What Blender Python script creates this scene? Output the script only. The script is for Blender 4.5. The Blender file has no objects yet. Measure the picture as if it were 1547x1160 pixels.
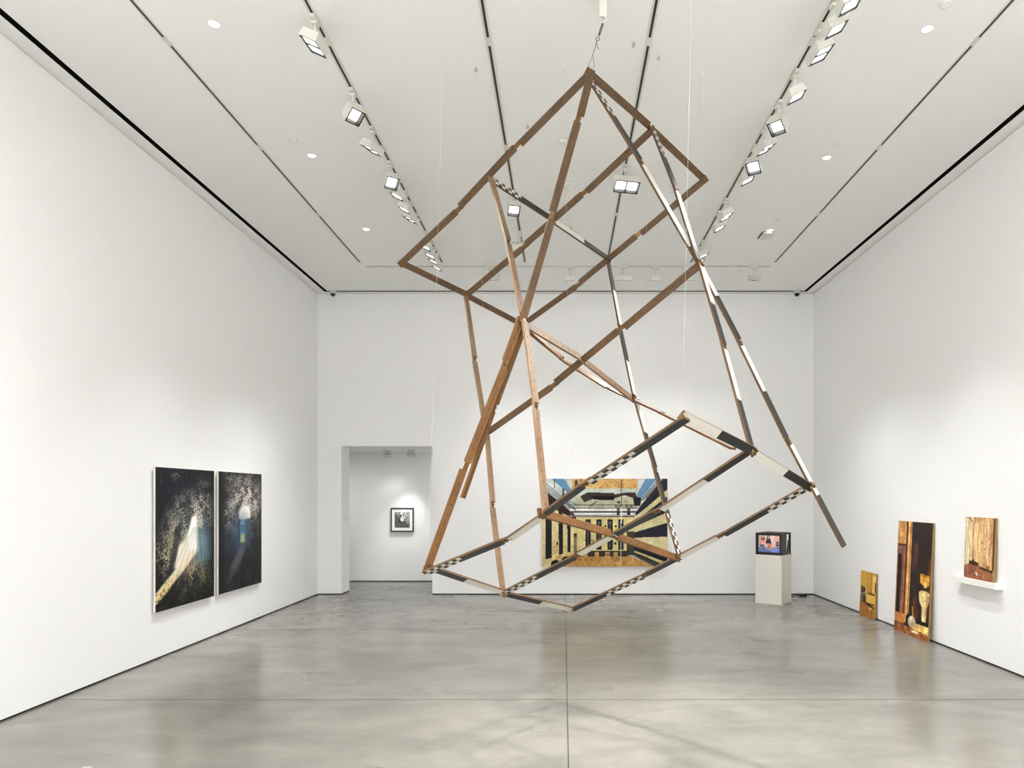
import bpy, bmesh, math, random
import numpy as np
from mathutils import Vector, Matrix
random.seed(7)
SC = bpy.context.scene
COL = SC.collection

# ------------------------------------------------------------------ materials
def lin(c):
    r = []
    for v in c[:3]:
        v /= 255.0
        r.append(v / 12.92 if v <= 0.04045 else ((v + 0.055) / 1.055) ** 2.4)
    return (*r, 1.0)

def mat(name, col, rough=0.6, metal=0.0, spec=0.5, emit=None, estr=0.0, noise=0.0, nscale=8.0):
    m = bpy.data.materials.new(name); m.use_nodes = True
    nt = m.node_tree; b = nt.nodes['Principled BSDF']
    b.inputs['Base Color'].default_value = lin(col)
    b.inputs['Roughness'].default_value = rough
    b.inputs['Metallic'].default_value = metal
    b.inputs['Specular IOR Level'].default_value = spec
    if emit:
        b.inputs['Emission Color'].default_value = lin(emit)
        b.inputs['Emission Strength'].default_value = estr
    if noise > 0:
        tc = nt.nodes.new('ShaderNodeTexCoord'); n = nt.nodes.new('ShaderNodeTexNoise')
        n.inputs['Scale'].default_value = nscale; n.inputs['Detail'].default_value = 5
        mx = nt.nodes.new('ShaderNodeMix'); mx.data_type = 'RGBA'
        c = lin(col)
        mx.inputs[6].default_value = tuple(v * (1 - noise) for v in c[:3]) + (1,)
        mx.inputs[7].default_value = tuple(min(1, v * (1 + noise)) for v in c[:3]) + (1,)
        nt.links.new(tc.outputs['Object'], n.inputs['Vector'])
        nt.links.new(n.outputs['Fac'], mx.inputs[0])
        nt.links.new(mx.outputs[2], b.inputs['Base Color'])
    return m

def wood_mat(name, dark, light):
    """varnished survey rod wood: long grain along U, a row of small printed marks"""
    m = bpy.data.materials.new(name); m.use_nodes = True
    nt = m.node_tree; N = nt.nodes; Lk = nt.links; b = N['Principled BSDF']
    uv = N.new('ShaderNodeUVMap'); uv.uv_map = 'UVMap'
    mp = N.new('ShaderNodeMapping'); mp.inputs['Scale'].default_value = (3.0, 55.0, 1)
    no = N.new('ShaderNodeTexNoise'); no.inputs['Scale'].default_value = 1.6; no.inputs['Detail'].default_value = 8
    Lk.new(uv.outputs['UV'], mp.inputs['Vector']); Lk.new(mp.outputs['Vector'], no.inputs['Vector'])
    cr = N.new('ShaderNodeValToRGB')
    cr.color_ramp.elements[0].position = 0.3; cr.color_ramp.elements[0].color = lin(dark)
    cr.color_ramp.elements[1].position = 0.72; cr.color_ramp.elements[1].color = lin(light)
    Lk.new(no.outputs['Fac'], cr.inputs['Fac'])
    sx = N.new('ShaderNodeSeparateXYZ'); Lk.new(uv.outputs['UV'], sx.inputs[0])
    def mth(op, a, v):
        k = N.new('ShaderNodeMath'); k.operation = op
        Lk.new(a, k.inputs[0])
        if isinstance(v, (int, float)): k.inputs[1].default_value = v
        else: Lk.new(v, k.inputs[1])
        return k.outputs[0]
    u = mth('MODULO', sx.outputs['X'], 0.0709)
    u1 = mth('LESS_THAN', u, 0.011)
    vv = mth('ABSOLUTE', mth('SUBTRACT', sx.outputs['Y'], 0.004), 0.0)
    v1 = mth('LESS_THAN', vv, 0.007)
    mk = mth('MULTIPLY', mth('MULTIPLY', u1, v1), 0.62)
    mx = N.new('ShaderNodeMix'); mx.data_type = 'RGBA'
    Lk.new(mk, mx.inputs[0]); Lk.new(cr.outputs['Color'], mx.inputs[6]); mx.inputs[7].default_value = lin((48, 34, 24))
    Lk.new(mx.outputs[2], b.inputs['Base Color'])
    b.inputs['Roughness'].default_value = 0.55; b.inputs['Specular IOR Level'].default_value = 0.3
    return m

def floor_mat():
    m = bpy.data.materials.new('polished_concrete'); m.use_nodes = True
    nt = m.node_tree; N = nt.nodes; Lk = nt.links; b = N['Principled BSDF']
    tc = N.new('ShaderNodeTexCoord')
    def nz(scale, detail, sc=(1, 1, 1), dist=0.0, rough=0.55):
        mp = N.new('ShaderNodeMapping'); mp.inputs['Scale'].default_value = sc
        n = N.new('ShaderNodeTexNoise'); n.inputs['Scale'].default_value = scale
        n.inputs['Detail'].default_value = detail; n.inputs['Distortion'].default_value = dist
        n.inputs['Roughness'].default_value = rough
        Lk.new(tc.outputs['Object'], mp.inputs['Vector']); Lk.new(mp.outputs['Vector'], n.inputs['Vector'])
        return n.outputs['Fac']
    a = nz(0.8, 5, (1, 1.3, 1), 0.6)
    c = nz(2.0, 5, (0.7, 1.6, 1), 0.5, 0.55)
    c6 = nz(1.1, 2, (0.6, 1.5, 1), 0.0, 0.5)
    d = nz(5.0, 6, (0.7, 1.5, 1), 1.2, 0.6)
    e = nz(26, 4, (0.5, 2.0, 1), 0.0, 0.6)
    def mixf(x, y, t):
        k = N.new('ShaderNodeMix'); k.inputs[0].default_value = t
        Lk.new(x, k.inputs[2]); Lk.new(y, k.inputs[3]); return k.outputs[0]
    f = mixf(mixf(a, c, 0.42), d, 0.06)
    f = mixf(f, e, 0.10)
    cr = N.new('ShaderNodeValToRGB'); el = cr.color_ramp.elements
    el[0].position = 0.34; el[0].color = lin(FLOOR_DARK)
    el[1].position = 0.66; el[1].color = lin(FLOOR_LIGHT)
    k = el.new(0.5); k.color = lin(FLOOR_MID)
    Lk.new(f, cr.inputs['Fac']); Lk.new(cr.outputs['Color'], b.inputs['Base Color'])
    mr = N.new('ShaderNodeMapRange'); mr.inputs['From Min'].default_value = 0.3; mr.inputs['From Max'].default_value = 0.7
    mr.inputs['To Min'].default_value = 0.16; mr.inputs['To Max'].default_value = 0.30
    Lk.new(c6, mr.inputs['Value']); Lk.new(mr.outputs[0], b.inputs['Roughness'])
    b.inputs['Specular IOR Level'].default_value = 0.45
    return m

def attr_mat(name, rough=0.35, emit=0.0, spec=0.4):
    """photographic print: its picture is the colour attribute of the print's fine mesh"""
    m = bpy.data.materials.new(name); m.use_nodes = True
    nt = m.node_tree; b = nt.nodes['Principled BSDF']
    at = nt.nodes.new('ShaderNodeAttribute'); at.attribute_name = 'picture'
    if emit > 0:
        b.inputs['Base Color'].default_value = (0.01, 0.01, 0.01, 1)
        nt.links.new(at.outputs['Color'], b.inputs['Emission Color'])
        b.inputs['Emission Strength'].default_value = emit
    else:
        nt.links.new(at.outputs['Color'], b.inputs['Base Color'])
    b.inputs['Roughness'].default_value = rough
    b.inputs['Specular IOR Level'].default_value = spec
    return m

FLOOR_DARK, FLOOR_MID, FLOOR_LIGHT = (100, 99, 93), (119, 117, 110), (135, 132, 125)
M = dict(
    wall=mat('white_wall_paint', (240, 240, 240), 0.7, spec=0.2),
    ceil=mat('white_ceiling_paint', (240, 240, 238), 0.75, spec=0.2),
    black=mat('black_void', (8, 8, 8), 0.9, spec=0.05),
    reveal=mat('dark_floor_reveal', (40, 39, 37), 0.7, spec=0.2),
    floor=floor_mat(),
    joint=mat('concrete_joint', (66, 64, 60), 0.8, spec=0.1),
    fix=mat('white_fixture_enamel', (208, 208, 200), 0.45, noise=0.02),
    track=mat('white_track_enamel', (214, 213, 204), 0.5, noise=0.02),
    slot=mat('track_slot_dark', (44, 42, 38), 0.6),
    rim=mat('dark_lens_rim', (16, 16, 17), 0.6, spec=0.2),
    lens=mat('lit_lens', (255, 255, 255), 0.3, emit=(255, 255, 252), estr=5.0),
    warmlens=mat('lit_lens_warm', (255, 250, 240), 0.3, emit=(255, 244, 226), estr=5.0),
    down=mat('lit_downlight', (255, 255, 250), 0.3, emit=(255, 254, 246), estr=4.0),
    wood=wood_mat('rod_wood', (67, 50, 33), (107, 81, 55)),
    pale=wood_mat('rod_wood_lit', (104, 83, 61), (149, 123, 96)),  # paler copy of the rod wood, lamplight put into its colour
    amber=wood_mat('rod_wood_warm_lit', (82, 55, 27), (126, 87, 46)),  # warmer copy of the rod wood, warm lamplight put into its colour
    pblk=mat('rod_black_paint', (21, 20, 19), 0.4, noise=0.1, nscale=30),
    pwht=mat('rod_white_paint', (200, 196, 186), 0.45, noise=0.05, nscale=20),
    brass=mat('aged_brass', (120, 90, 52), 0.35, metal=1.0, noise=0.12, nscale=40),
    steel=mat('dull_steel', (120, 118, 114), 0.35, metal=1.0),
    wire=mat('pale_wire', (214, 212, 205), 0.5),
    plinth=mat('cream_plinth_paint', (216, 213, 204), 0.6, noise=0.015, nscale=3),
    shelf=mat('white_shelf_paint', (238, 237, 231), 0.6),
    blkplastic=mat('black_plastic', (24, 24, 25), 0.42, noise=0.08, nscale=30),
    screenblk=mat('screen_glass_black', (10, 10, 12), 0.15),
    alum=mat('pale_panel_edge', (214, 213, 206), 0.5),
    gold=mat('raw_board_edge', (150, 118, 58), 0.55, noise=0.08, nscale=30),
    frame=mat('charcoal_frame', (52, 51, 50), 0.4, noise=0.08, nscale=30),
    matb=mat('white_mat_board', (242, 241, 235), 0.7),
    print=attr_mat('photographic_print', 0.32, spec=0.12),
    screen=attr_mat('lit_screen', 0.2, emit=0.5),
    cable=mat('grey_cable', (84, 82, 78), 0.6),
)

# ------------------------------------------------------------------ mesh helpers
def link(name, bm, ms, parent=None, smooth=False):
    me = bpy.data.meshes.new(name)
    bm.normal_update(); bm.to_mesh(me); bm.free()
    for k in (ms if isinstance(ms, (list, tuple)) else [ms]): me.materials.append(k)
    if smooth:
        for p in me.polygons: p.use_smooth = True
    o = bpy.data.objects.new(name, me); COL.objects.link(o)
    if parent: o.parent = parent
    return o

def tag(o, label=None, cat=None, group=None, kind=None):
    if label: o['label'] = label
    if cat: o['category'] = cat
    if group: o['group'] = group
    if kind: o['kind'] = kind
    return o

def empty(name, loc, label, cat, group=None, rot=(0, 0, 0)):
    o = bpy.data.objects.new(name, None); COL.objects.link(o)
    o.empty_display_size = 0.1; o.location = loc; o.rotation_euler = rot
    return tag(o, label, cat, group)

def box(bm, lo, hi, mi=0, mtx=None, bevel=0.0):
    x0, y0, z0 = lo; x1, y1, z1 = hi
    vs = [bm.verts.new(p) for p in ((x0, y0, z0), (x1, y0, z0), (x1, y1, z0), (x0, y1, z0), (x0, y0, z1), (x1, y0, z1), (x1, y1, z1), (x0, y1, z1))]
    fs = [bm.faces.new([vs[i] for i in q]) for q in ((3, 2, 1, 0), (4, 5, 6, 7), (0, 1, 5, 4), (1, 2, 6, 5), (2, 3, 7, 6), (3, 0, 4, 7))]
    for f in fs: f.material_index = mi
    if bevel > 0:
        es = list({e for f in fs for e in f.edges})
        r = bmesh.ops.bevel(bm, geom=es, offset=bevel, segments=2, affect='EDGES')
        vs = list({v for f in r['faces'] for v in f.verts} | {v for v in vs if v.is_valid})
        for f in {f for v in vs for f in v.link_faces}: f.material_index = mi
    if mtx is not None:
        bmesh.ops.transform(bm, matrix=mtx, verts=vs)
    return vs

def tube(bm, pts, r, seg=8, mi=0, cap=True):
    pts = [Vector(p) for p in pts]; rings = []
    for i, p in enumerate(pts):
        d = (pts[min(i + 1, len(pts) - 1)] - pts[max(i - 1, 0)]).normalized()
        a = d.orthogonal().normalized() if i == 0 else (rings[-1][1] - d * rings[-1][1].dot(d)).normalized()
        b = d.cross(a); rr = r[i] if isinstance(r, (list, tuple)) else r
        rings.append(([bm.verts.new(p + (a * math.cos(t) + b * math.sin(t)) * rr) for t in [2 * math.pi * k / seg for k in range(seg)]], a))
    for (r0, _), (r1, _) in zip(rings, rings[1:]):
        for k in range(seg):
            bm.faces.new((r0[k], r0[(k + 1) % seg], r1[(k + 1) % seg], r1[k])).material_index = mi
    if cap:
        bm.faces.new(rings[0][0][::-1]).material_index = mi; bm.faces.new(rings[-1][0]).material_index = mi

def lathe(bm, prof, c=(0, 0, 0), seg=24, mi=0):
    rings = []
    for r, z in prof:
        rings.append([bm.verts.new((c[0] + r * math.cos(2 * math.pi * k / seg), c[1] + r * math.sin(2 * math.pi * k / seg), c[2] + z)) for k in range(seg)])
    for a, b in zip(rings, rings[1:]):
        for k in range(seg):
            bm.faces.new((a[k], a[(k + 1) % seg], b[(k + 1) % seg], b[k])).material_index = mi
    bm.faces.new(rings[0][::-1]).material_index = mi; bm.faces.new(rings[-1]).material_index = mi

def torus(bm, c, R, r, axis, seg=16, sub=6):
    q = Vector(axis).to_track_quat('Z', 'Y'); c = Vector(c); rings = []
    for i in range(seg):
        a = 2 * math.pi * i / seg
        rings.append([bm.verts.new(c + q @ Vector(((R + r * math.cos(t)) * math.cos(a), (R + r * math.cos(t)) * math.sin(a), r * math.sin(t)))) for t in [2 * math.pi * k / sub for k in range(sub)]])
    for i in range(seg):
        a, b = rings[i], rings[(i + 1) % seg]
        for k in range(sub):
            bm.faces.new((a[k], b[k], b[(k + 1) % sub], a[(k + 1) % sub]))

def struct(name, bm, m):
    return tag(link(name, bm, m), kind='structure')

def boxes(*lst):
    bm = bmesh.new()
    for lo, hi in lst: box(bm, lo, hi)
    return bm

# ------------------------------------------------------------------ the room
XL, XR, YB, YF, H = -3.97, 4.045, 11.08, -3.0, 4.87
CAM_H = 1.6
DX0, DX1, DH = -3.587, -2.119, 2.40      # opening in the back wall
WT = 0.41                                # thickness of the back wall
CY = 12.75                               # far wall of the passage behind
CX0, CX1 = -6.0, 0.6
RV = 0.010
G = 0.016                                # shadow gap at the floor

struct('floor', boxes(((XL - 0.3, YF - 0.3, -0.2), (XR + 0.3, YB + WT, 0)), ((CX0, YB + WT, -0.2), (CX1, CY + 0.3, 0))), M['floor'])
struct('wall_left', boxes(((XL - 0.2, YF, G), (XL, YB, H - RV)), ((XL - 0.2, YF, H - RV), (XL - 0.025, YB, H + 0.3))), M['wall'])
struct('wall_right', boxes(((XR, YF, G), (XR + 0.2, YB, H - RV)), ((XR + 0.025, YF, H - RV), (XR + 0.2, YB, H + 0.3))), M['wall'])
struct('wall_front', boxes(((XL - 0.2, YF - 0.2, 0), (XR + 0.2, YF, H + 0.3))), M['wall'])
struct('wall_back', boxes(((XL - 0.2, YB, G), (DX0, YB + WT, H - RV)), ((DX1, YB, G), (XR + 0.2, YB + WT, H - RV)), ((DX0, YB, DH), (DX1, YB + WT, H - RV)), ((XL - 0.2, YB + 0.025, H - RV), (XR + 0.2, YB + WT, H + 0.3))), M['wall'])
struct('wall_passage_back', boxes(((CX0, CY, G), (CX1, CY + 0.2, 2.6))), M['wall'])
struct('wall_passage_left', boxes(((CX0 - 0.2, YB + WT, 0), (CX0, CY + 0.2, 2.6))), M['wall'])
struct('wall_passage_right', boxes(((CX1, YB + WT, 0), (CX1 + 0.2, CY + 0.2, 2.6))), M['wall'])
struct('ceiling_passage', boxes(((CX0, YB + WT, DH + 0.01), (CX1, CY, DH + 0.2))), M['ceil'])
struct('baseboard_left', boxes(((XL - 0.05, YF, 0.0005), (XL - 0.008, YB + 0.01, G + 0.002))), M['reveal'])
struct('baseboard_right', boxes(((XR + 0.008, YF, 0.0005), (XR + 0.05, YB + 0.01, G + 0.002))), M['reveal'])
struct('baseboard_back', boxes(((XL, YB + 0.008, 0.0005), (DX0 - 0.008, YB + WT - 0.008, G + 0.002)), ((DX1 + 0.008, YB + 0.008, 0.0005), (XR, YB + WT - 0.008, G + 0.002))), M['reveal'])
struct('baseboard_passage', boxes(((CX0, CY + 0.008, 0.0005), (CX1, CY + 0.05, G + 0.002))), M['reveal'])

# ceiling: a big panel, a black shadow slot round it and a white strip along each wall
SI, SO = 0.195, 0.135                    # slot's inner and outer distance from the walls
TX = [-2.85, -1.70, -0.537, 0.616, 1.79, 2.965]
TEND, TB = 9.61, 9.77
struct('ceiling', boxes(((XL + SI, YF, H), (XR - SI, YB - 0.14, H + 0.12))), M['ceil'])
struct('trim_1', boxes(((XL - 0.03, YF, H), (XL + SO, YB - 0.08, H + 0.12))), M['ceil'])
struct('trim_2', boxes(((XR - SO, YF, H), (XR + 0.03, YB - 0.08, H + 0.12))), M['ceil'])
struct('trim_3', boxes(((XL - 0.03, YB - 0.08, H), (XR + 0.03, YB + 0.03, H + 0.12))), M['ceil'])
struct('trim_4', boxes(((XL, YF, H + 0.121), (XR, YB, H + 0.2)), ((XL + SO, YF, H + 0.004), (XL + SI, YB - 0.08, H + 0.12)), ((XR - SI, YF, H + 0.004), (XR - SO, YB - 0.08, H + 0.12)), ((XL + SI, YB - 0.14, H + 0.003), (XR - SI, YB - 0.08, H + 0.12))), M['black'])
# saw-cut joints in the concrete
struct('trim_5', boxes(((0.027, YF, 0.0002), (0.034, YB, 0.0006)), ((XL, 5.367, 0.0002), (XR, 5.374, 0.0007)), ((XL, 8.176, 0.0002), (XR, 8.183, 0.0007))), M['joint'])

# ------------------------------------------------------------------ lighting tracks
def track(name, label, axis, c, a, b, joints, hw=0.021):
    t = empty('ceiling_lighting_track', (0, 0, H), label, 'lighting track', 'recessed ceiling tracks')
    def bx(bm, u0, u1, v0, v1, z0, z1):
        if axis == 'y': box(bm, (c + u0, v0, z0), (c + u1, v1, z1))
        else: box(bm, (v0, c + u0, z0), (v1, c + u1, z1))
    bm = bmesh.new()
    bx(bm, -hw, -0.0095, a, b, -0.006, -0.0002); bx(bm, 0.0095, hw, a, b, -0.006, -0.0002)
    bx(bm, -hw, hw, b, b + 0.02, -0.006, -0.0002)
    link('flange', bm, M['track'], t)
    bm = bmesh.new(); bx(bm, -0.0095, 0.0095, a, b, -0.0022, -0.0002); link('slot', bm, M['slot'], t)
    for j in joints:
        bm = bmesh.new(); bx(bm, -0.0095, 0.0095, j - 0.045, j + 0.045, -0.0062, -0.0023); link('joint_cap', bm, M['track'], t)
    return t
JY = [3.42, 4.93, 6.43, 7.96]
nm = ['outermost ceiling track on the left, carrying no lamps', 'ceiling track left of centre carrying a long row of lit spotlights',
      'ceiling track passing just left of the hanging sculpture, with one glaring lamp', 'ceiling track passing behind the apex of the sculpture, with one wide double lamp',
      'ceiling track right of centre carrying a long row of lit spotlights', 'outermost ceiling track on the right, carrying no lamps']
for i, x in enumerate(TX):
    track('lighting_track', 'recessed white ' + nm[i], 'y', x, -2.6, TEND - 0.02, JY, 0.017 if i in (0, 5) else 0.023)
track('lighting_track', 'recessed white ceiling track running crosswise along the far end wall', 'x', TB, -2.82, 2.94, [0.06, 2.4], 0.017)

# ------------------------------------------------------------------ spotlights
def basis(n):
    n = Vector(n).normalized(); u = n.cross(Vector((0, 0, 1))).normalized()
    return n, u, u.cross(n)

def spotlight(pos, target, double, label, group, energy=0, size=80, warm=False, lit=True, drop=0.17, top=H, along='y', flood=False, hood=False):
    x, y = pos
    t = empty('track_spotlight', (x, y, top), label, 'spotlight', group)
    bm = bmesh.new()
    if along == 'y': box(bm, (-0.016, -0.06, -0.03), (0.016, 0.06, -0.006), bevel=0.003)
    else: box(bm, (-0.06, -0.016, -0.03), (0.06, 0.016, -0.006), bevel=0.003)
    box(bm, (-0.02, -0.02, -0.05), (0.02, 0.02, -0.03), bevel=0.003)
    link('track_adapter', bm, M['fix'], t)
    c = Vector((0, 0, -drop))
    n, u, v = basis(Vector(target) - (Vector((x, y, top)) + c))
    R = Matrix((u, n, v)).transposed().to_4x4(); R.translation = c
    w = (0.125 if double == 2 else 0.092) if double else 0.063; h = 0.063; dp = 0.075 if hood else 0.032; k = 0.009
    back = c - n * 0.03
    bm = bmesh.new()
    tube(bm, [(0, 0, -0.045), (0, 0, -0.09), back * 0.5 + Vector((0, 0, -0.06)), back], 0.013, 8)
    tube(bm, [back - u * 0.03, back + u * 0.03], 0.011, 8)
    link('arm', bm, M['fix'], t, True)
    bm = bmesh.new()
    box(bm, (-w, -0.035, -h), (w, 0.016, h), 0, R, 0.004)
    e = 0.0025
    for lo, hi in (((-w - e, 0.010, -h - e), (w + e, dp - 0.001, -h)), ((-w - e, 0.010, h), (w + e, dp - 0.001, h + e)), ((-w - e, 0.010, -h), (-w, dp - 0.001, h)), ((w, 0.010, -h), (w + e, dp - 0.001, h))): box(bm, lo, hi, 0, R)
    link('housing', bm, M['fix'], t)
    bm = bmesh.new()
    for lo, hi in (((-w, 0.016, -h), (w, dp, -h + k)), ((-w, 0.016, h - k), (w, dp, h)), ((-w, 0.016, -h + k), (-w + k, dp, h - k)), ((w - k, 0.016, -h + k), (w, dp, h - k))):
        box(bm, lo, hi, 0, R)
    if double: box(bm, (-0.003, 0.016, -h + k), (0.003, dp - 0.002, h - k), 0, R)
    link('lens_rim', bm, M['rim'], t)
    for s in ((-1, 1) if double else (0,)):
        bm = bmesh.new()
        a, b = (-w + k, w - k) if s == 0 else ((-w + k, -0.003) if s < 0 else (0.003, w - k))
        box(bm, (a, 0.0165, -h + k), (b, 0.021, h - k), 0, R)
        link('lens', bm, (M['warmlens'] if warm else M['lens']) if lit else M['fix'], t)
    if energy:
        if flood:
            L = bpy.data.lights.new('spot_lamp', 'AREA'); L.energy = energy
            L.shape = 'RECTANGLE'; L.size = 2 * w - 0.02; L.size_y = 2 * h - 0.02; L.spread = math.radians(size)
        else:
            L = bpy.data.lights.new('spot_lamp', 'SPOT'); L.energy = energy
            L.spot_size = math.radians(size); L.spot_blend = 1.0; L.shadow_soft_size = 0.03 if hood else 0.04
        L.color = (1.0, 0.93, 0.85) if warm else (0.99, 0.985, 0.98)
        o = bpy.data.objects.new('spot_lamp', L); COL.objects.link(o); o.parent = t
        o.location = c + n * (dp + 0.035)
        o.rotation_mode = 'QUATERNION'; o.rotation_quaternion = n.to_track_quat('-Z', 'Y')
    return t

E_WALL, E_SCULPT, E_BACK, E_DOWN, E_ADDED_REAR = 19, 118, 52, 62, 100
ORD = ['first', 'second', 'third', 'fourth', 'fifth', 'sixth', 'seventh', 'eighth', 'ninth', 'tenth', 'eleventh', 'twelfth']
gl = 'spotlights along the left track'
TL = [4.9, 0, 7.0, 0, 7.2, 7.7, 8.3, 8.4, 8.8, 9.3, 9.6]
TR = [4.1, 4.5, 4.9, 5.2, 0, 6.62, 0, 6.7, 7.83, 7.9, 9.0, 9.3]
WL = [.28, 1, .6, 1, .8, .8, .95, 1.6, 1.5, 1.5, 1.7]
WR = [.26, .26, .35, .35, 1, 2.2, 1, .5, 1.6, 1.1, 1.5, 1.5]
left = [(4.69, 'w', 1), (5.53, 's', 0), (6.10, 'w', 1), (6.73, 's', 0), (7.05, 'w', 0), (7.38, 'w', 0), (7.64, 'w', 1), (8.50, 'w', 0), (8.80, 'w', 0), (9.02, 'w', 0), (9.28, 'w', 0)]
for i, (y, k, d) in enumerate(left):
    lab = 'white %s spotlight, %s along the left track from the camera, %s' % ('double' if d else 'square', ORD[i], 'turned towards the left wall' if k == 'w' else 'glaring towards the camera')
    tgt = (XL, TL[i], 0.0) if k == 'w' else (0.2, 3.9, 0.9)
    spotlight((TX[1], y), tgt, d, lab, gl, {'w': E_WALL * WL[i] * (1 if d else 0.8), 's': E_SCULPT}[k], 58 if k == 'w' else 62, warm=(i == 1), hood=(k == 's'))
gr = 'spotlights along the right track'
right = [(4.30, 'w', 0), (4.52, 'w', 0), (4.78, 'w', 1), (5.29, 'w', 0), (5.70, 's', 0), (6.09, 'w', 1), (6.41, 's', 0), (6.70, 'w', 0), (7.57, 'w', 1), (7.90, 'w', 0), (8.80, 'w', 0), (9.02, 'w', 0)]
for i, (y, k, d) in enumerate(right):
    lab = 'white %s spotlight, %s along the right track from the camera, %s' % ('double' if d else 'square', ORD[i], 'turned towards the right wall' if k == 'w' else 'glaring towards the camera')
    tgt = (XR, TR[i], 0.0) if k == 'w' else (0.2, 3.9, 0.9)
    spotlight((TX[4], y), tgt, d, lab, gr, {'w': E_WALL * WR[i] * (1 if d else 0.8), 's': E_SCULPT}[k], 58 if k == 'w' else 62, hood=(k == 's'))
spotlight((TX[2], 7.37), (0.1, 4.6, 1.0), 0, 'white square spotlight glaring warm just left of the sculpture beams', None, E_SCULPT * 2.4, 60, True, hood=True)
spotlight((TX[2], 8.50), (-0.4, YB, 0.9), 2, 'wide white double spotlight seen from behind, crossed by a wooden beam', None, E_BACK * 1.3, 58)
spotlight((TX[3], 6.80), (1.2, 4.3, 1.2), 2, 'wide white double spotlight glaring behind the upper beams', None, E_SCULPT * 3.6, 64, hood=True)
gb = 'spotlights on the crosswise track'
for i, (x, d) in enumerate([(-1.05, 2), (0.095, 0), (0.85, 2), (1.31, 0), (1.746, 2), (2.72, 0)]):
    spotlight((x, TB), (x if 0 < i < 5 else x * 0.8, YB, 0.2), d, 'white %s spotlight, %s from left on the crosswise track by the far wall' % ('wide double' if d else 'square', ORD[i]), gb,
              E_BACK * (0.6 if d else 0.4), 66, along='x')
# passage
spotlight((-3.15, 12.25), (-3.1, CY, 0.6), 0, 'small white square spotlight at left under the passage ceiling', 'passage spotlights', 5, 100, lit=False, drop=0.1, top=DH + 0.012, along='x')
spotlight((-2.68, 12.1), (-2.98, CY, 0.72), 0, 'small tilted white spotlight at right under the passage ceiling', 'passage spotlights', 34, 52, lit=False, drop=0.1, top=DH + 0.012, along='x')
spotlight((TX[2], 1.6), (-0.45, 4.7, 1.5), 0, 'white square spotlight overhead, left of two added to light the front of the sculpture', None, 190, 46, True, hood=True)  # unseen warm pair, added to light the sculpture's front faces
spotlight((TX[3], 1.6), (0.6, 4.5, 1.6), 0, 'white square spotlight overhead, right of two added to light the front of the sculpture', None, 190, 46, True, hood=True)
for x, w in ((-4.9, 'left'), (-0.9, 'right')):  # unseen pair added to brighten the passage
    spotlight((x, 11.95), (x, 12.4, 0.0), 0, 'added small white spotlight in the passage, out past the %s side of the opening' % w, 'passage spotlights', 8, 170, flood=True, drop=0.1, top=DH + 0.012, along='x')
# the same tracks go on over the camera; floods added there, unseen, for brightness
for i, (x, y, tx, ty) in enumerate([(TX[1], 0.9, XL, 0.0), (TX[4], 0.9, XR, 0.0), (TX[1], -1.0, XL, -1.8), (TX[4], -1.0, XR, -1.8)]):
    spotlight((x, y), (tx, ty, 1.5), 1, 'added white double spotlight on the %s track, %s the camera' % ('left' if x < 0 else 'right', 'right above' if y > 0 else 'behind'), gl if x < 0 else gr, E_ADDED_REAR, 170, flood=True)

# ------------------------------------------------------------------ small things on the ceiling
def cpt(px, py, z=H):
    d = (z - CAM_H) * 1035.0 / (748.5 - py)
    return ((px - 851.0) * d / 1035.0, d)

for i, (side, y, w) in enumerate([(-2.42, 4.75, 'nearest'), (-2.42, 6.59, 'middle'), (-2.42, 8.41, 'farthest'), (2.55, 4.8, 'nearest'), (2.55, 6.63, 'middle'), (2.55, 8.45, 'farthest'), (-2.42, 2.9, 'unseen_overhead'), (2.55, 2.9, 'unseen_overhead'), (-2.42, 1.05, 'unseen_rear'), (2.55, 1.05, 'unseen_rear')]):  # downlights out of view above are added to brighten the room
    t = empty('recessed_downlight', (side, y, H), '%s small round lit downlight between the %s spotlight track and outer track' % (w, 'left' if side < 0 else 'right'), 'downlight', 'lit ceiling downlights')
    bm = bmesh.new(); lathe(bm, [(0.042, -0.0005), (0.044, -0.003), (0.038, -0.004), (0.037, -0.0006)]); link('trim_ring', bm, M['fix'], t, True)
    bm = bmesh.new(); lathe(bm, [(0.0365, -0.0004), (0.0365, -0.0025)]); link('lens', bm, M['down'], t)
    L = bpy.data.lights.new('downlight_lamp', 'SPOT'); L.energy = E_DOWN * (2.6 if y > 6 else 1.0); L.spot_size = math.radians(78); L.spot_blend = 1.0; L.shadow_soft_size = 0.04
    L.color = (0.99, 0.985, 0.98)
    o = bpy.data.objects.new('downlight_lamp', L); COL.objects.link(o); o.parent = t; o.location = (0, 0, -0.03)
plates = [(1430, 5, 'cut off by the top edge on the right'), (1266, 217, 'beside the middle right downlight'), (1174, 334, 'beside the farthest right downlight'),
          (443, 211, 'beside the middle left downlight'), (556, 359, 'beyond the farthest left downlight'), (594, 407, 'near the far left end of the crosswise track'),
          (1116, 409, 'near the far right end of the crosswise track'), (851, 213, 'behind the top of the long wooden beam'), (857, 334, 'in the middle of the ceiling just before the far detector')]
for px, py, w in plates:
    x, y = cpt(px, py)
    t = empty('ceiling_cover_plate', (x, y, H), 'round white ceiling cover plate, ' + w, 'cover plate', 'flush ceiling cover plates')
    bm = bmesh.new(); lathe(bm, [(0.034, -0.0003), (0.034, -0.004)]); link('shadow_gap', bm, M['slot'], t)
    bm = bmesh.new(); lathe(bm, [(0.041, -0.0045), (0.042, -0.007), (0.030, -0.009), (0.005, -0.0095)]); link('plate', bm, M['ceil'], t, True)
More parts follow.
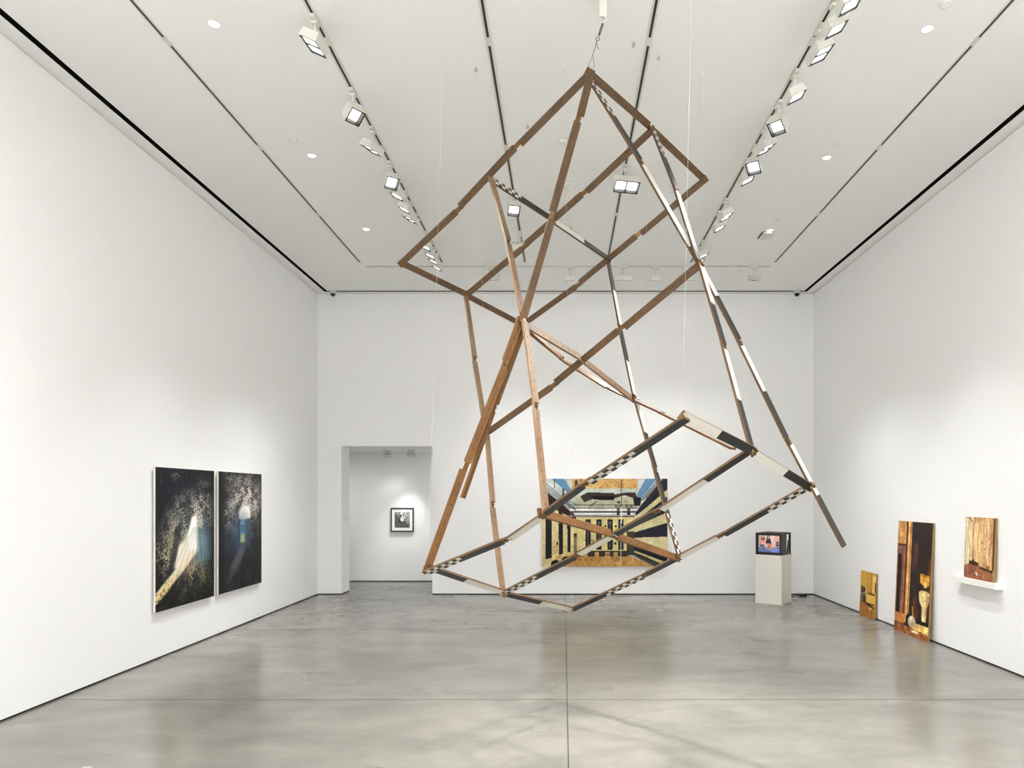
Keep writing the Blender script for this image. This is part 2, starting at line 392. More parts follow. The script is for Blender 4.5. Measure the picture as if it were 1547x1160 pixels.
for px, py, w in [(860, 279, 'nearer of the two on the ceiling centre line'), (857, 343, 'farther of the two on the ceiling centre line')]:
    x, y = cpt(px, py)
    t = empty('smoke_detector', (x, y, H), 'white cone-shaped smoke detector, ' + w, 'smoke detector', 'smoke detectors')
    bm = bmesh.new(); lathe(bm, [(0.062, -0.0005), (0.062, -0.012), (0.055, -0.018)]); link('base', bm, M['fix'], t, True)
    bm = bmesh.new(); lathe(bm, [(0.045, -0.0182), (0.04, -0.035), (0.022, -0.05), (0.012, -0.062)]); link('sensor_head', bm, M['track'], t, True)
x, y = cpt(1157, 355)
t = empty('ceiling_access_panel', (x, y, H), 'small square white ceiling panel with a dark gap, near the farthest right downlight', 'ceiling panel')
bm = bmesh.new(); box(bm, (-0.075, -0.11, -0.010), (0.075, 0.11, -0.0004)); link('shadow_gap', bm, M['black'], t)
bm = bmesh.new(); box(bm, (-0.068, -0.118, -0.022), (0.082, 0.095, -0.0105), bevel=0.002); link('cover', bm, M['track'], t)
# corner cameras
for px, w in ((503, 'left'), (1204, 'right')):
    y = YB - 0.11; x = (px - 851) * y / 1035
    t = empty('dome_camera', (x, y, H), 'small security camera with a black dome in the far %s ceiling corner' % w, 'security camera', 'dome cameras')
    bm = bmesh.new(); lathe(bm, [(0.052, 0.002), (0.052, -0.03), (0.043, -0.038)]); link('mount', bm, M['fix'], t, True)
    bm = bmesh.new(); lathe(bm, [(0.040, -0.0385)] + [(0.040 * math.cos(a), -0.0385 - 0.045 * math.sin(a)) for a in (0.3, 0.6, 0.9, 1.2, 1.45)]); link('dome', bm, M['blkplastic'], t, True)

# ------------------------------------------------------------------ the hanging sculpture
P = {'A': (0.175, 4.649, 4.464), 'B': (0.666, 5.142, 4.355), 'C': (1.163, 5.622, 4.199), 'D': (-1.359, 5.716, 3.536), 'E': (-0.567, 5.193, 3.991), 'F': (-0.889, 6.217, 3.423),
     'G': (-0.402, 6.716, 3.277), 'H': (-0.099, 5.695, 3.881), 'I': (0.399, 6.162, 3.722), 'Q': (0.582, 3.345, 1.986), 'N': (1.064, 3.850, 1.847), 'P': (1.564, 4.316, 1.652),
     'V': (-0.118, 3.954, 1.503), 'S': (0.340, 4.458, 1.352), 'R': (0.838, 4.927, 1.160), 'W': (-0.899, 4.538, 1.107), 'X': (-0.436, 5.014, 0.871), 'Y': (0.074, 5.473, 0.677),
     'J': (0.585, 5.602, 2.398), 'K': (0.892, 4.484, 3.118), 'M': (-0.631, 5.631, 2.120), 'O': (-0.281, 4.551, 2.767), 'Z': (1.756, 4.265, 1.305), 'T': (1.113, 4.500, 1.933),
     'ad1': (-0.334, 5.013, 4.160), 'ad2': (-0.826, 5.377, 3.847), 'bf1': (0.165, 5.515, 4.038), 'bf2': (-0.346, 5.879, 3.738), 'cg1': (0.659, 5.984, 3.878), 'cg2': (0.135, 6.345, 3.553),
     'ev1': (-0.409, 4.864, 3.388), 'ev2': (-0.189, 4.244, 2.143), 'bn1': (0.795, 4.811, 3.741), 'bn2': (0.974, 4.149, 2.500), 'ap1': (0.538, 4.601, 3.851), 'ap2': (0.867, 4.531, 3.231),
     'ap3': (1.163, 4.443, 2.602), 'ap4': (1.448, 4.355, 1.951), 'fx1': (-0.766, 5.919, 2.781), 'fx2': (-0.548, 5.299, 1.531), 'ir1': (0.491, 5.904, 3.046), 'ir2': (0.705, 5.252, 1.800),
     'km1': (0.411, 4.895, 2.789), 'km2': (-0.082, 5.282, 2.450), 'oj': (0.157, 5.083, 2.619), 'gj1': (0.000, 6.263, 2.862), 'gj2': (0.391, 5.788, 2.526), 'jt': (0.768, 5.227, 2.244),
     'qw1': (0.124, 3.764, 1.682), 'qw2': (-0.346, 4.161, 1.345), 'nx1': (0.592, 4.254, 1.487), 'nx2': (0.094, 4.649, 1.176), 'py1': (1.091, 4.724, 1.306), 'py2': (0.614, 5.123, 0.989),
     'aw1': (0.098, 4.630, 4.139), 'aw2': (-0.084, 4.592, 3.470), 'wo1': (-0.650, 4.544, 1.795), 'wo2': (-0.387, 4.549, 2.468),
     'o2': (-0.255, 4.60, 2.75), 'o3': (-0.46, 4.59, 2.19), 'o4': (-0.665, 4.585, 1.60)}
P = {k: Vector(v) for k, v in P.items()}
EYE = Vector((0, 0, CAM_H))
BW, BT = 0.050, 0.016                    # board width and thickness

def board(bm, a, b, n, pat, u0, w=BW, off=0.0, lift=0.0, front=1, uvl=None):
    """one wooden board from a to b; n = normal of its broad front; pat paints its two halves"""
    d = (b - a); Ln = d.length; d = d / Ln
    n = (n - d * n.dot(d)).normalized(); s = d.cross(n)
    def pt(t, q, r): return a + d * t + s * (q + off) + n * (r + lift)
    hw, ht = w / 2, BT / 2
    def quad(ps, mi, uvs):
        f = bm.faces.new([bm.verts.new(p) for p in ps]); f.material_index = mi
        for lp, q in zip(f.loops, uvs): lp[uvl].uv = q
        return f
    def face(t0, t1, q0, q1, r, mi):
        ps = [pt(t0, q0, r), pt(t1, q0, r), pt(t1, q1, r), pt(t0, q1, r)]
        uvs = [(u0 + t0, q0), (u0 + t1, q0), (u0 + t1, q1), (u0 + t0, q1)]
        if r < 0: ps.reverse(); uvs.reverse()
        quad(ps, mi, uvs)
    def paint(r):
        for k, c in enumerate(pat):
            t0, t1 = Ln * k / len(pat), Ln * (k + 1) / len(pat)
            if c == 'w': face(t0, t1, -hw, hw, r, 2)
            elif c == 'b': face(t0, t1, -hw, hw, r, 1)
            elif c == 'o': face(t0, t1, -hw, hw, r, 0)
            else:
                m = max(4, int(round((t1 - t0) / 0.036)))
                for i in range(m):
                    for j in range(2):
                        face(t0 + (t1 - t0) * i / m, t0 + (t1 - t0) * (i + 1) / m, -hw + hw * j, hw * j, r, 1 + (i + j) % 2)
    if front: paint(ht); face(0, Ln, -hw, hw, -ht, 0)
    else: face(0, Ln, -hw, hw, ht, 0); paint(-ht)
    for q in (-hw, hw):
        ps = [pt(0, q, -ht), pt(Ln, q, -ht), pt(Ln, q, ht), pt(0, q, ht)]
        if q > 0: ps.reverse()
        uvs = [(u0, 0.02), (u0 + Ln, 0.02), (u0 + Ln, 0.03), (u0, 0.03)]
        if q > 0: uvs.reverse()
        quad(ps, 0, uvs)
    for t, sg in ((0, -1), (Ln, 1)):
        ps = [pt(t, -hw, -ht), pt(t, -hw, ht), pt(t, hw, ht), pt(t, hw, -ht)]
        if sg > 0: ps.reverse()
        quad(ps, 0, [(u0, .02)] * 4)

def obox(bm, c, d, s, n, l, w, t, mi=0):
    R = Matrix((d, s, n)).transposed().to_4x4(); R.translation = c
    box(bm, (-l / 2, -w / 2, -t / 2), (l / 2, w / 2, t / 2), mi, R)

sculpture = empty('hanging_sculpture', P['A'], 'large hanging sculpture of hinged wooden rods with black and white painted faces', 'sculpture')
INV = Matrix.Translation(-P['A'])

def rod(nodes, paint_front, phi, pats, stagger=0.0, wood='wood'):
    pts = [P[k].copy() for k in nodes]
    bm = bmesh.new(); uvl = bm.loops.layers.uv.new('UVMap'); u = random.random() * 2
    hinges = []
    for i, (a, b) in enumerate(zip(pts, pts[1:])):
        d = (b - a).normalized(); mid = (a + b) / 2
        n0 = EYE - mid; n0 = (n0 - d * n0.dot(d)).normalized(); n1 = d.cross(n0)
        f = math.radians(phi); n = n0 * math.cos(f) + n1 * math.sin(f); s = d.cross(n)
        first, last = i == 0, i == len(pts) - 2
        a2 = a - d * 0.018 if first else a + d * 0.026
        b2 = b + d * 0.018 if last else b - d * 0.026
        off = 0.0045 * (1 if i % 2 else -1)
        board(bm, a2, b2, n, pats[i] if i < len(pats) else 'o', u, BW, off, stagger, paint_front, uvl)
        u += (b - a).length
        if not first:
            # half-width tongue bridging the fold, with a brass hinge on it
            c = a
            board(bm, c - d * 0.045, c + d * 0.040, n, 'o', u, BW * 0.58, 0.006 * (1 if i % 2 else -1), stagger - 0.003, 1, uvl)
            hb = bmesh.new()
            for e in (-1, 1):
                obox(hb, c + d * 0.013 * e + s * 0.004 + n * (BT / 2 + stagger - 0.002), d, s, n, 0.022, 0.020, 0.003)
                obox(hb, c + d * 0.013 * e + s * 0.004 - n * (BT / 2 - stagger + 0.004), d, s, n, 0.022, 0.020, 0.003)
            tube(hb, [c - s * 0.012 + n * (BT / 2 + stagger), c + s * 0.014 + n * (BT / 2 + stagger)], 0.004, 8)
            hinges.append(hb)
    bmesh.ops.transform(bm, matrix=INV, verts=bm.verts)
    r = link('folding_rod', bm, [M[wood], M['pblk'], M['pwht']], sculpture)
    if any(c != 'o' for p in pats for c in p): r['label'] = 'rod with black and white painted face'
    for hb in hinges:
        bmesh.ops.transform(hb, matrix=INV, verts=hb.verts)
        link('brass_hinge', hb, M['brass'], r)
    return r

wb = ['wb'] * 5
rod(('A', 'ad1', 'ad2', 'D'), 0, 5, ['wb', 'wb', 'cb'])
rod(('B', 'bf1', 'bf2', 'F'), 0, 25, wb, -0.012)
rod(('C', 'cg1', 'cg2', 'G'), 0, 15, wb)
rod(('A', 'B', 'C'), 0, -10, wb, -0.02)
rod(('D', 'F', 'G'), 0, -8, wb, 0.02)
rod(('E', 'H', 'I'), 1, -54, ['cb', 'wb'], 0.015)
rod(('A', 'aw1', 'aw2', 'O'), 0, -20, wb, 0.02)
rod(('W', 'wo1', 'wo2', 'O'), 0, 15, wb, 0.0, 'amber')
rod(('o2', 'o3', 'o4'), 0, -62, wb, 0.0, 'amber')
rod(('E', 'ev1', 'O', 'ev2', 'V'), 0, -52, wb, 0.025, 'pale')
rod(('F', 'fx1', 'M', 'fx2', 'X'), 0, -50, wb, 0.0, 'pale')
rod(('B', 'bn1', 'K', 'bn2', 'N'), 1, -67, ['cb', 'wb', 'wb', 'wb'])
rod(('A', 'ap1', 'ap2', 'ap3', 'ap4', 'Z'), 1, -66, ['cb', 'ww', 'wb', 'wb', 'wb'], -0.02)
rod(('I', 'ir1', 'J', 'ir2', 'R'), 1, -64, ['bw', 'bw', 'wb', 'bc'])
rod(('K', 'km1', 'km2', 'M'), 0, 6, wb, -0.015)
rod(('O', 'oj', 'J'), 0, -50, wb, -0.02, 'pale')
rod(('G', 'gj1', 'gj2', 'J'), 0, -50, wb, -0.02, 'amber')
rod(('J', 'jt', 'T'), 0, -74, wb, -0.02)
rod(('Q', 'N', 'P'), 1, 14, ['wb', 'wb'])
rod(('W', 'X', 'Y'), 1, 52, ['bw', 'bw'], -0.02)
rod(('Q', 'qw1', 'V', 'qw2', 'W'), 1, -50, ['bc', 'b', 'w', 'bc'], 0.02)
rod(('N', 'nx1', 'nx2', 'X'), 1, -52, ['bw', 'bw', 'bc'], -0.02)
rod(('P', 'py1', 'py2', 'Y'), 1, -52, ['cb', 'wb', 'cb'], -0.02)
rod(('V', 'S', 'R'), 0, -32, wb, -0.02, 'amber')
# bolts with wing nuts where rods meet
for k in 'ABCDEFGIQNPVRWXYJKMO':
    p = P[k] - P['A']
    d = (EYE - P[k]).normalized()
    bm = bmesh.new()
    tube(bm, [p - d * 0.032, p + d * 0.032], 0.0055, 8)
    tube(bm, [p + d * 0.022, p + d * 0.028], 0.011, 6)
    tube(bm, [p - d * 0.028, p - d * 0.022], 0.011, 6)
    obox(bm, p + d * 0.034, Vector((0, 0, 1)), Vector((0, 0, 1)).cross(d), d, 0.028, 0.005, 0.008)
    link('connecting_bolt', bm, M['brass'], sculpture)

# rigging
top = Vector((0.262, 4.525, H))
t = empty('suspension_cable', top, 'steel cable with turnbuckle hanging the sculpture apex from a white ceiling block', 'cable')
bm = bmesh.new(); box(bm, (-0.024, -0.012, -0.115), (0.024, 0.012, -0.0005), bevel=0.003); link('ceiling_block', bm, M['track'], t)
bm = bmesh.new(); torus(bm, (0, 0, -0.130), 0.021, 0.0045, (0.3, 1, 0)); link('ring', bm, M['fix'], t, True)
a = P['A'] - top + Vector((0, 0, 0.055))
p0 = Vector((0, 0, -0.15))
dn = (a - p0).normalized()
bm = bmesh.new(); tube(bm, [p0, p0 + dn * 0.075], 0.0065, 8); tube(bm, [p0 + dn * 0.008, p0 + dn * 0.068], 0.0085, 6); link('turnbuckle', bm, M['steel'], t, True)
bm = bmesh.new(); q = p0 + dn * 0.10; torus(bm, p0 + dn * 0.092, 0.012, 0.003, (0, 1, 0)); torus(bm, p0 + dn * 0.115, 0.012, 0.003, (1, 0, 0)); link('shackle', bm, M['steel'], t, True)
bm = bmesh.new(); fork = a * 1.0 + Vector((0.025, 0.0, 0.072))
tube(bm, [p0 + dn * 0.12, fork], 0.0022, 6); tube(bm, [fork, a + Vector((-0.012, 0, -0.02))], 0.0018, 6); tube(bm, [fork, a + Vector((0.034, 0, 0.0)), a + Vector((0.03, 0, -0.02))], 0.0018, 6)
tube(bm, [p0 + dn * 0.12, p0 + dn * 0.12 + Vector((0.015, 0, -0.04))], 0.0018, 6)
link('cable', bm, M['steel'], t)
def hung(px, py, end, label, wire=True):
    x, y = cpt(px, py)
    if wire:
        o = bmesh.new(); tube(o, [(x, y, H - 0.03), (x, y, H)], 0.003, 6); tube(o, [(x, y, H - 0.03), P[end] + Vector((0, 0, 0.03))], 0.0006, 5)
        tag(link('hanging_wire', o, M['wire']), label, 'wire', 'thin sculpture wires')
    return x, y
hung(671, 48, 'W', 'thin pale wire from the ceiling to the lowest left tip of the sculpture')
hung(719, 103, 'M', 'thin pale wire from the ceiling to a beam joint left of the sculpture centre')
hung(1061, 106, 'C', 'thin pale wire from the ceiling to the upper right corner of the sculpture')
hung(995, 80, 'J', 'thin pale wire from the ceiling to the middle joint of the sculpture')
hung(852, 95, 'Y', 'thin pale wire from the ceiling to the lowest point of the sculpture')
o = bmesh.new(); tube(o, [(0.647, 3.36, H), P['Q'] + Vector((0, 0, 0.03))], 0.0004, 5)
tag(link('hanging_wire', o, M['wire']), 'thin pale wire from the ceiling to the upper front corner of the lower frame', 'wire', 'thin sculpture wires')
for px, py, w in ((719, 101, 'left of the apex, nearest the left track'), (957, 63, 'left of the track right of the apex'), (995, 83, 'right of the track right of the apex'), (797, 188, 'beside the upper left wooden beam')):
    x, y = cpt(px, py)
    bm = bmesh.new(); torus(bm, (x, y, H - 0.027), 0.010, 0.0025, (0.4, 1, 0)); tube(bm, [(x, y, H - 0.018), (x, y, H)], 0.0025, 6)
    tag(link('ceiling_eyelet', bm, M['steel'], None, True), 'tiny metal eyelet in the ceiling ' + w, 'eyelet', 'ceiling eyelets')

# ------------------------------------------------------------------ painting pictures into fine meshes
class Pic:
    def __init__(s, w, h, bg, seed=1):
        s.w, s.h = w, h; s.a = np.zeros((h, w, 3)) + np.array(bg, float)
        s.u, s.v = np.meshgrid((np.arange(w) + .5) / w, (np.arange(h) + .5) / h)
        s.rng = np.random.RandomState(seed)
    def put(s, m, c, al=1.0):
        m = (m * al)[..., None]; s.a = s.a * (1 - m) + np.array(c, float) * m
    def poly(s, pts, c, al=1.0, feather=0):
        m = np.zeros((s.h, s.w), bool); n = len(pts)
        for i in range(n):
            (x0, y0), (x1, y1) = pts[i], pts[(i + 1) % n]
            if y0 == y1: continue
            cr = ((y0 > s.v) != (y1 > s.v)) & (s.u < (x1 - x0) * (s.v - y0) / (y1 - y0) + x0)
            m ^= cr
        m = m.astype(float)
        for _ in range(feather):
            p = np.pad(m, 1, mode='edge'); m = (p[:-2, 1:-1] + p[2:, 1:-1] + p[1:-1, :-2] + p[1:-1, 2:] + m) / 5
        s.put(m, c, al)
    def rect(s, x0, y0, x1, y1, c, al=1.0, feather=0): s.poly([(x0, y0), (x1, y0), (x1, y1), (x0, y1)], c, al, feather)
    def ell(s, x, y, rx, ry, c, al=1.0, soft=0.0):
        r = np.sqrt(((s.u - x) / rx) ** 2 + ((s.v - y) / ry) ** 2)
        m = np.clip((1 - r) / soft, 0, 1) if soft > 0 else (r < 1).astype(float)
        s.put(m, c, al)
    def line(s, x0, y0, x1, y1, wd, c, al=1.0):
        asp = s.h / s.w; dx, dy = x1 - x0, (y1 - y0) * asp; L2 = dx * dx + dy * dy + 1e-9
        t = np.clip(((s.u - x0) * dx + (s.v - y0) * asp * dy) / L2, 0, 1)
        d = np.hypot(s.u - x0 - t * dx, (s.v - y0) * asp - t * dy)
        s.put(np.clip((wd - d) * s.w + .5, 0, 1), c, al)
    def noise(s, fu, fv, octs=3):
        r = np.zeros((s.h, s.w)); tot = 0
        for o in range(octs):
            k = 2 ** o; gu, gv = int(fu * k) + 2, int(fv * k) + 2
            g = s.rng.rand(gv + 1, gu + 1); x = s.u * (gu - 1); y = s.v * (gv - 1)
            i, j = x.astype(int), y.astype(int); fx, fy = x - i, y - j
            fx = fx * fx * (3 - 2 * fx); fy = fy * fy * (3 - 2 * fy)
            q = (g[j, i] * (1 - fx) + g[j, i + 1] * fx) * (1 - fy) + (g[j + 1, i] * (1 - fx) + g[j + 1, i + 1] * fx) * fy
            r += q / k; tot += 1 / k
        return r / tot
    def grain(s, amt, fu, fv, octs=2): s.a *= (1 + amt * (s.noise(fu, fv, octs)[..., None] - .5) * 2)
    def speck(s, mask, c, thr, fu, fv, al=1.0):
        n = s.noise(fu * 2.8, fv * 2.8, 1) * .6 + s.noise(fu * .35, fv * .35, 1) * .4; s.put(np.clip((n - thr) * 12, 0, 1) * mask, c, al)
    def blob(s, x, y, rx, ry): return np.clip(1.3 - np.sqrt(((s.u - x) / rx) ** 2 + ((s.v - y) / ry) ** 2), 0, 1).clip(0, 1)

def print_mesh(name, pic, w, h, parent, y, m, z0=0.0, curve=0.0):
    """pic on a fine grid, facing local -Y, standing on z0"""
    W, Hh = pic.w, pic.h
    xs = np.linspace(-w / 2, w / 2, W); zs = np.linspace(h, 0, Hh) + z0
    X, Z = np.meshgrid(xs, zs)
    Y = np.full_like(X, y)
    if curve: Y = y + curve * ((X / (w / 2)) ** 2 + ((Z - z0 - h / 2) / (h / 2)) ** 2)
    co = np.stack([X, Y, Z], -1).reshape(-1, 3)
    idx = np.arange(W * Hh).reshape(Hh, W)
    q = np.stack([idx[1:, :-1], idx[1:, 1:], idx[:-1, 1:], idx[:-1, :-1]], -1).reshape(-1, 4)
    me = bpy.data.meshes.new(name); me.from_pydata(co.tolist(), [], q.tolist())
    c = np.clip(pic.a / 255.0, 0, 1); c = np.where(c <= 0.04045, c / 12.92, ((c + 0.055) / 1.055) ** 2.4)
    at = me.color_attributes.new('picture', 'FLOAT_COLOR', 'POINT')
    at.data.foreach_set('color', np.concatenate([c.reshape(-1, 3), np.ones((W * Hh, 1))], 1).astype(np.float32).ravel())
    me.materials.append(m)
    o = bpy.data.objects.new(name, me); COL.objects.link(o); o.parent = parent
    return o

def forest_glow():
    p = Pic(170, 270, (17, 18, 20), 3)
    p.put(p.blob(.45, .2, .7, .4), (24, 29, 42), .6)
    for x in (.06, .13, .22, .29, .37, .46, .54, .84, .93):
        p.line(x, .0, x + .02, .75, .010, (9, 10, 11), .8)
    p.put(p.blob(.52, .56, .42, .30), (92, 104, 104), .75)
    p.put(p.blob(.76, .60, .18, .24), (92, 124, 140), .8)
    p.speck(p.blob(.62, .36, .40, .20), (226, 216, 198), .52, 34, 54, .9)
    p.speck(p.blob(.78, .22, .16, .16), (200, 196, 186), .58, 34, 54, .8)
    p.speck(p.blob(.16, .62, .20, .18), (214, 198, 158), .54, 34, 50, .85)
    p.speck(p.blob(.36, .46, .30, .18), (190, 178, 150), .55, 34, 54, .85)
    p.speck(p.blob(.3, .04, .10, .05), (150, 148, 146), .6, 30, 40, .8)
    p.speck(np.clip((.45 - p.v) * 3, 0, 1), (66, 72, 84), .70, 34, 54, .6)
    p.poly([(.60, .34), (.67, .34), (.70, .62), (.45, .72), (.28, .72), (.36, .56), (.54, .46)], (222, 212, 190), .8, 14)
    p.poly([(.58, .36), (.66, .35), (.67, .60), (.54, .65), (.50, .52)], (255, 254, 250), 1, 8)
    p.poly([(.34, .57), (.52, .52), (.58, .64), (.42, .74), (.30, .72)], (246, 238, 220), .85, 12)
    p.poly([(.67, .62), (.58, .60), (.30, .73), (.0, .87), (.0, .95), (.22, .85), (.48, .73)], (238, 226, 198), .95, 4)
    p.poly([(.36, .745), (.2, .80), (.0, .885), (.0, .955), (.2, .87)], (236, 204, 118), .6, 6)
    p.put(np.clip((p.v - .72) * 6, 0, 1) * (p.u < .42) * np.clip((p.noise(60, 90, 1) - .6) * 9, 0, 1), (60, 44, 24), .7)
    for k in range(11):
        x = .02 + .075 * k
        p.line(.61 + .008 * k, .44, x + .05, .90, .008, (226, 220, 202) if k % 2 else (40, 44, 46), .2 if k % 2 else .16)
    for k in range(5): p.line(.66 + .03 * k, .44, .70 + .06 * k, .78, .008, (170, 190, 196), .22)
    p.poly([(.30, .42), (.42, .40), (.34, .62), (.24, .74), (.14, .80), (.26, .6)], (12, 13, 14), .55, 6)
    m = np.clip((p.v - (.93 - .36 * p.u)) * 7, 0, 1) * (p.v > .70)
    p.put(m, (17, 20, 20), .80)
    p.speck(m, (98, 104, 78), .60, 36, 54, .6)
    p.speck(p.blob(.62, .79, .24, .12), (222, 180, 130), .50, 38, 26, .75)
    p.speck(p.blob(.85, .86, .14, .08), (96, 116, 46), .52, 36, 54, .7)
    p.put(np.clip((p.u - .93) * 12, 0, 1), (12, 12, 14), .7)
    return p

def forest_door():
    p = Pic(170, 270, (15, 16, 18), 5)
    p.put(p.blob(.45, .52, .38, .28), (40, 54, 72), .8)
    p.put(p.blob(.62, .25, .36, .22), (76, 70, 66), .6)
    p.speck(p.blob(.62, .24, .44, .24), (240, 230, 216), .50, 36, 56, .95)
    p.speck(p.blob(.28, .34, .24, .17), (190, 184, 176), .55, 36, 56, .9)
    p.speck(p.blob(.4, .07, .4, .10), (170, 168, 166), .58, 36, 56, .8)
    p.speck(p.blob(.8, .52, .18, .18), (116, 132, 128), .54, 36, 56, .7)
    p.speck(p.blob(.3, .55, .2, .14), (70, 88, 104), .55, 36, 56, .6)
    p.ell(.58, .345, .16, .085, (255, 250, 240), 1, .4)
    p.rect(.45, .345, .71, .40, (250, 240, 226), .9, 4)
    p.put(p.blob(.52, .50, .18, .18), (72, 104, 134), .7)
    p.rect(.47, .43, .585, .53, (104, 146, 176), 1, 3)
    p.rect(.485, .45, .57, .52, (56, 98, 130), 1, 2)
    p.rect(.47, .535, .585, .61, (146, 158, 118), 1, 3)
    p.rect(.47, .60, .585, .622, (70, 92, 62), 1, 2)
    p.rect(.42, .40, .47, .68, (40, 54, 84), .8, 5)
    p.rect(.585, .40, .67, .62, (62, 80, 100), .7, 6)
    for k in range(7): p.line(.69 + .035 * k, .4, .69 + .035 * k, .62, .006, (18, 20, 22), .6)
    p.poly([(.47, .64), (.60, .64), (.46, .80), (.2, .95), (.24, .8)], (96, 88, 100), .75, 16)
    p.put(np.clip((p.v - .74) * 4, 0, 1), (15, 14, 16), .55)
    p.speck(np.clip((p.v - .66) * 4, 0, 1), (84, 76, 78), .60, 38, 54, .6)
    p.put(np.clip((.14 - p.u) * 14, 0, 1), (12, 13, 15), .8)
    return p

def prison_yard():
    p = Pic(280, 197, (203, 213, 214), 9)
    p.grain(.08, 20, 14)
    p.rect(.24, 0, .76, .115, (216, 176, 108), 1, 2)
    m = ((p.u > .25) & (p.u < .75) & (p.v < .11)).astype(float)
    p.speck(m, (176, 118, 44), .55, 60, 30, .6); p.speck(m, (236, 214, 160), .58, 50, 30, .7)
    p.rect(.24, .115, .76, .21, (198, 212, 206), 1, 1)
    p.rect(.26, .21, .75, .34, (186, 192, 168), 1, 2)
    p.speck(((p.v > .2) & (p.v < .34) & (p.u > .27) & (p.u < .74)).astype(float), (152, 146, 104), .55, 50, 20, .5)
    p.poly([(.075, 0), (.175, 0), (.262, .19), (.225, .19)], (98, 146, 184))
    p.poly([(.825, 0), (.915, 0), (.79, .23), (.75, .20)], (98, 146, 184))
    for k in range(5):
        p.line(0, .02 + .035 * k, .26, .33 + .018 * k, .0028, (44, 50, 60), .9)
    p.line(.10, 0, .10, .11, .003, (40, 44, 52)); p.line(.17, .19, .17, .12, .006, (36, 40, 50)); p.ell(.17, .19, .012, .025, (40, 48, 66))
    p.rect(.26, 0.02, .30, .10, (40, 40, 40), .8); p.rect(.285, .01, .30, .1, (200, 180, 130)); p.line(.31, 0, .31, .11, .003, (50, 46, 40))
    # back of the roof: pipes
    for v, c, wd in ((.30, (80, 84, 88), .0035), (.335, (64, 62, 60), .003), (.355, (236, 240, 244), .010), (.378, (52, 50, 50), .006), (.40, (232, 236, 240), .007), (.417, (120, 112, 110), .004)):
        p.line(.22, v, .76, v, wd, c)
    p.line(.18, .26, .27, .36, .004, (40, 40, 46)); p.line(.2, .24, .28, .3, .003, (60, 60, 66)); p.line(.38, .31, .44, .26, .004, (70, 70, 60))
    # duct
    p.poly([(.305, .20), (.365, .155), (.575, .165), (.575, .24), (.40, .235), (.335, .27)], (58, 46, 44))
    p.poly([(.40, .20), (.575, .20), (.575, .245), (.41, .24)], (20, 18, 20))
    p.poly([(.575, .18), (.68, .155), (.745, .16), (.76, .23), (.79, .23), (.785, .31), (.735, .31), (.725, .22), (.66, .19), (.575, .225)], (62, 44, 40))
    p.poly([(.735, .20), (.79, .22), (.785, .31), (.735, .31)], (26, 24, 28))
    for x in (.58, .615, .665, .70): p.rect(x, .295, x + .022, .325, (48, 40, 32)); p.rect(x + .006, .303, x + .015, .317, (200, 190, 140))
    for x in (.595, .68): p.rect(x, .34, x + .022, .41, (42, 34, 30)); p.rect(x + .004, .35, x + .016, .37, (160, 110, 60))
    p.rect(.6, .255, .62, .285, (110, 50, 30))
    # back wall
    p.rect(.255, .43, .735, .845, (222, 208, 148))
    p.speck(((p.u > .255) & (p.u < .735) & (p.v > .43) & (p.v < .84)).astype(float), (200, 182, 112), .58, 60, 40, .5)
    p.rect(.27, .42, .735, .435, (46, 44, 48))
    for x in (.345, .432, .52, .608):
        p.rect(x, .46, x + .043, .805, (32, 34, 38)); p.line(x + .021, .49, x + .021, .78, .003, (130, 140, 140), .7); p.line(x + .012, .5, x + .03, .5, .003, (180, 186, 180), .7)
    for x, y in ((.505, .54), (.588, .54), (.408, .73), (.583, .735), (.405, .53)): p.ell(x, y, .009, .014, (28, 26, 26))
    p.line(.33, .7, .42, .7, .0025, (50, 46, 40))
    p.rect(.243, .62, .28, .86, (52, 48, 44)); p.rect(.25, .66, .28, .86, (180, 170, 120), .6)
    # left wall
    p.poly([(0, .10), (.255, .43), (.255, .86), (.10, 1), (0, 1)], (220, 206, 150))
    p.speck(((p.u < .255) & (p.v > .75)).astype(float), (184, 150, 84), .52, 50, 40, .6)
    p.poly([(0, .10), (.27, .42), (.27, .47), (.13, .37), (0, .21)], (50, 34, 34))
    p.poly([(.015, .2), (.08, .24), (.08, .90), (.03, .915), (.027, .3)], (30, 32, 38))
    p.poly([(.132, .36), (.168, .40), (.168, .85), (.135, .87)], (30, 32, 38)); p.poly([(.2, .42), (.228, .44), (.228, .83), (.205, .835)], (32, 32, 36))
    p.ell(.122, .735, .008, .022, (90, 50, 30))
    # right wall
    p.poly([(1, 0), (1, 1), (.735, .83), (.735, .42), (.80, .26), (.93, .05), (.96, 0)], (216, 208, 162))
    for k in range(4): p.line(.77 + .03 * k, .28 - .03 * k, .93 + .018 * k, 0, .003, (40, 46, 60), .9)
    p.poly([(1, .0), (.97, .0), (.80, .28), (.74, .40), (.75, .42), (.84, .32), (1, .12)], (38, 38, 50))
    p.poly([(1, .20), (.74, .485), (.735, .55), (1, .38)], (34, 36, 48))
    p.poly([(1, .50), (.735, .61), (.735, .67), (1, .66)], (32, 34, 46))
    p.poly([(.735, .74), (1, .90), (1, 1.0), (.735, .86)], (28, 28, 30))
    p.poly([(.735, .815), (.735, .835), (1, .995), (1, .955)], (206, 196, 140))
    p.ell(.87, .72, .02, .02, (230, 226, 190), .6)
    p.rect(.676, .6, .735, .87, (36, 32, 28), .85); p.rect(.69, .45, .735, .6, (216, 204, 150))
    # gravel floor, benches, wheels
    p.poly([(.07, 1), (.14, .93), (.3, .875), (.70, .87), (.90, 1)], (190, 146, 82))
    m = ((p.v > .875) & (p.u > .1) & (p.u < .85)).astype(float)
    p.speck(m, (122, 82, 36), .56, 120, 70, .7); p.speck(m, (226, 190, 130), .62, 120, 70, .7)
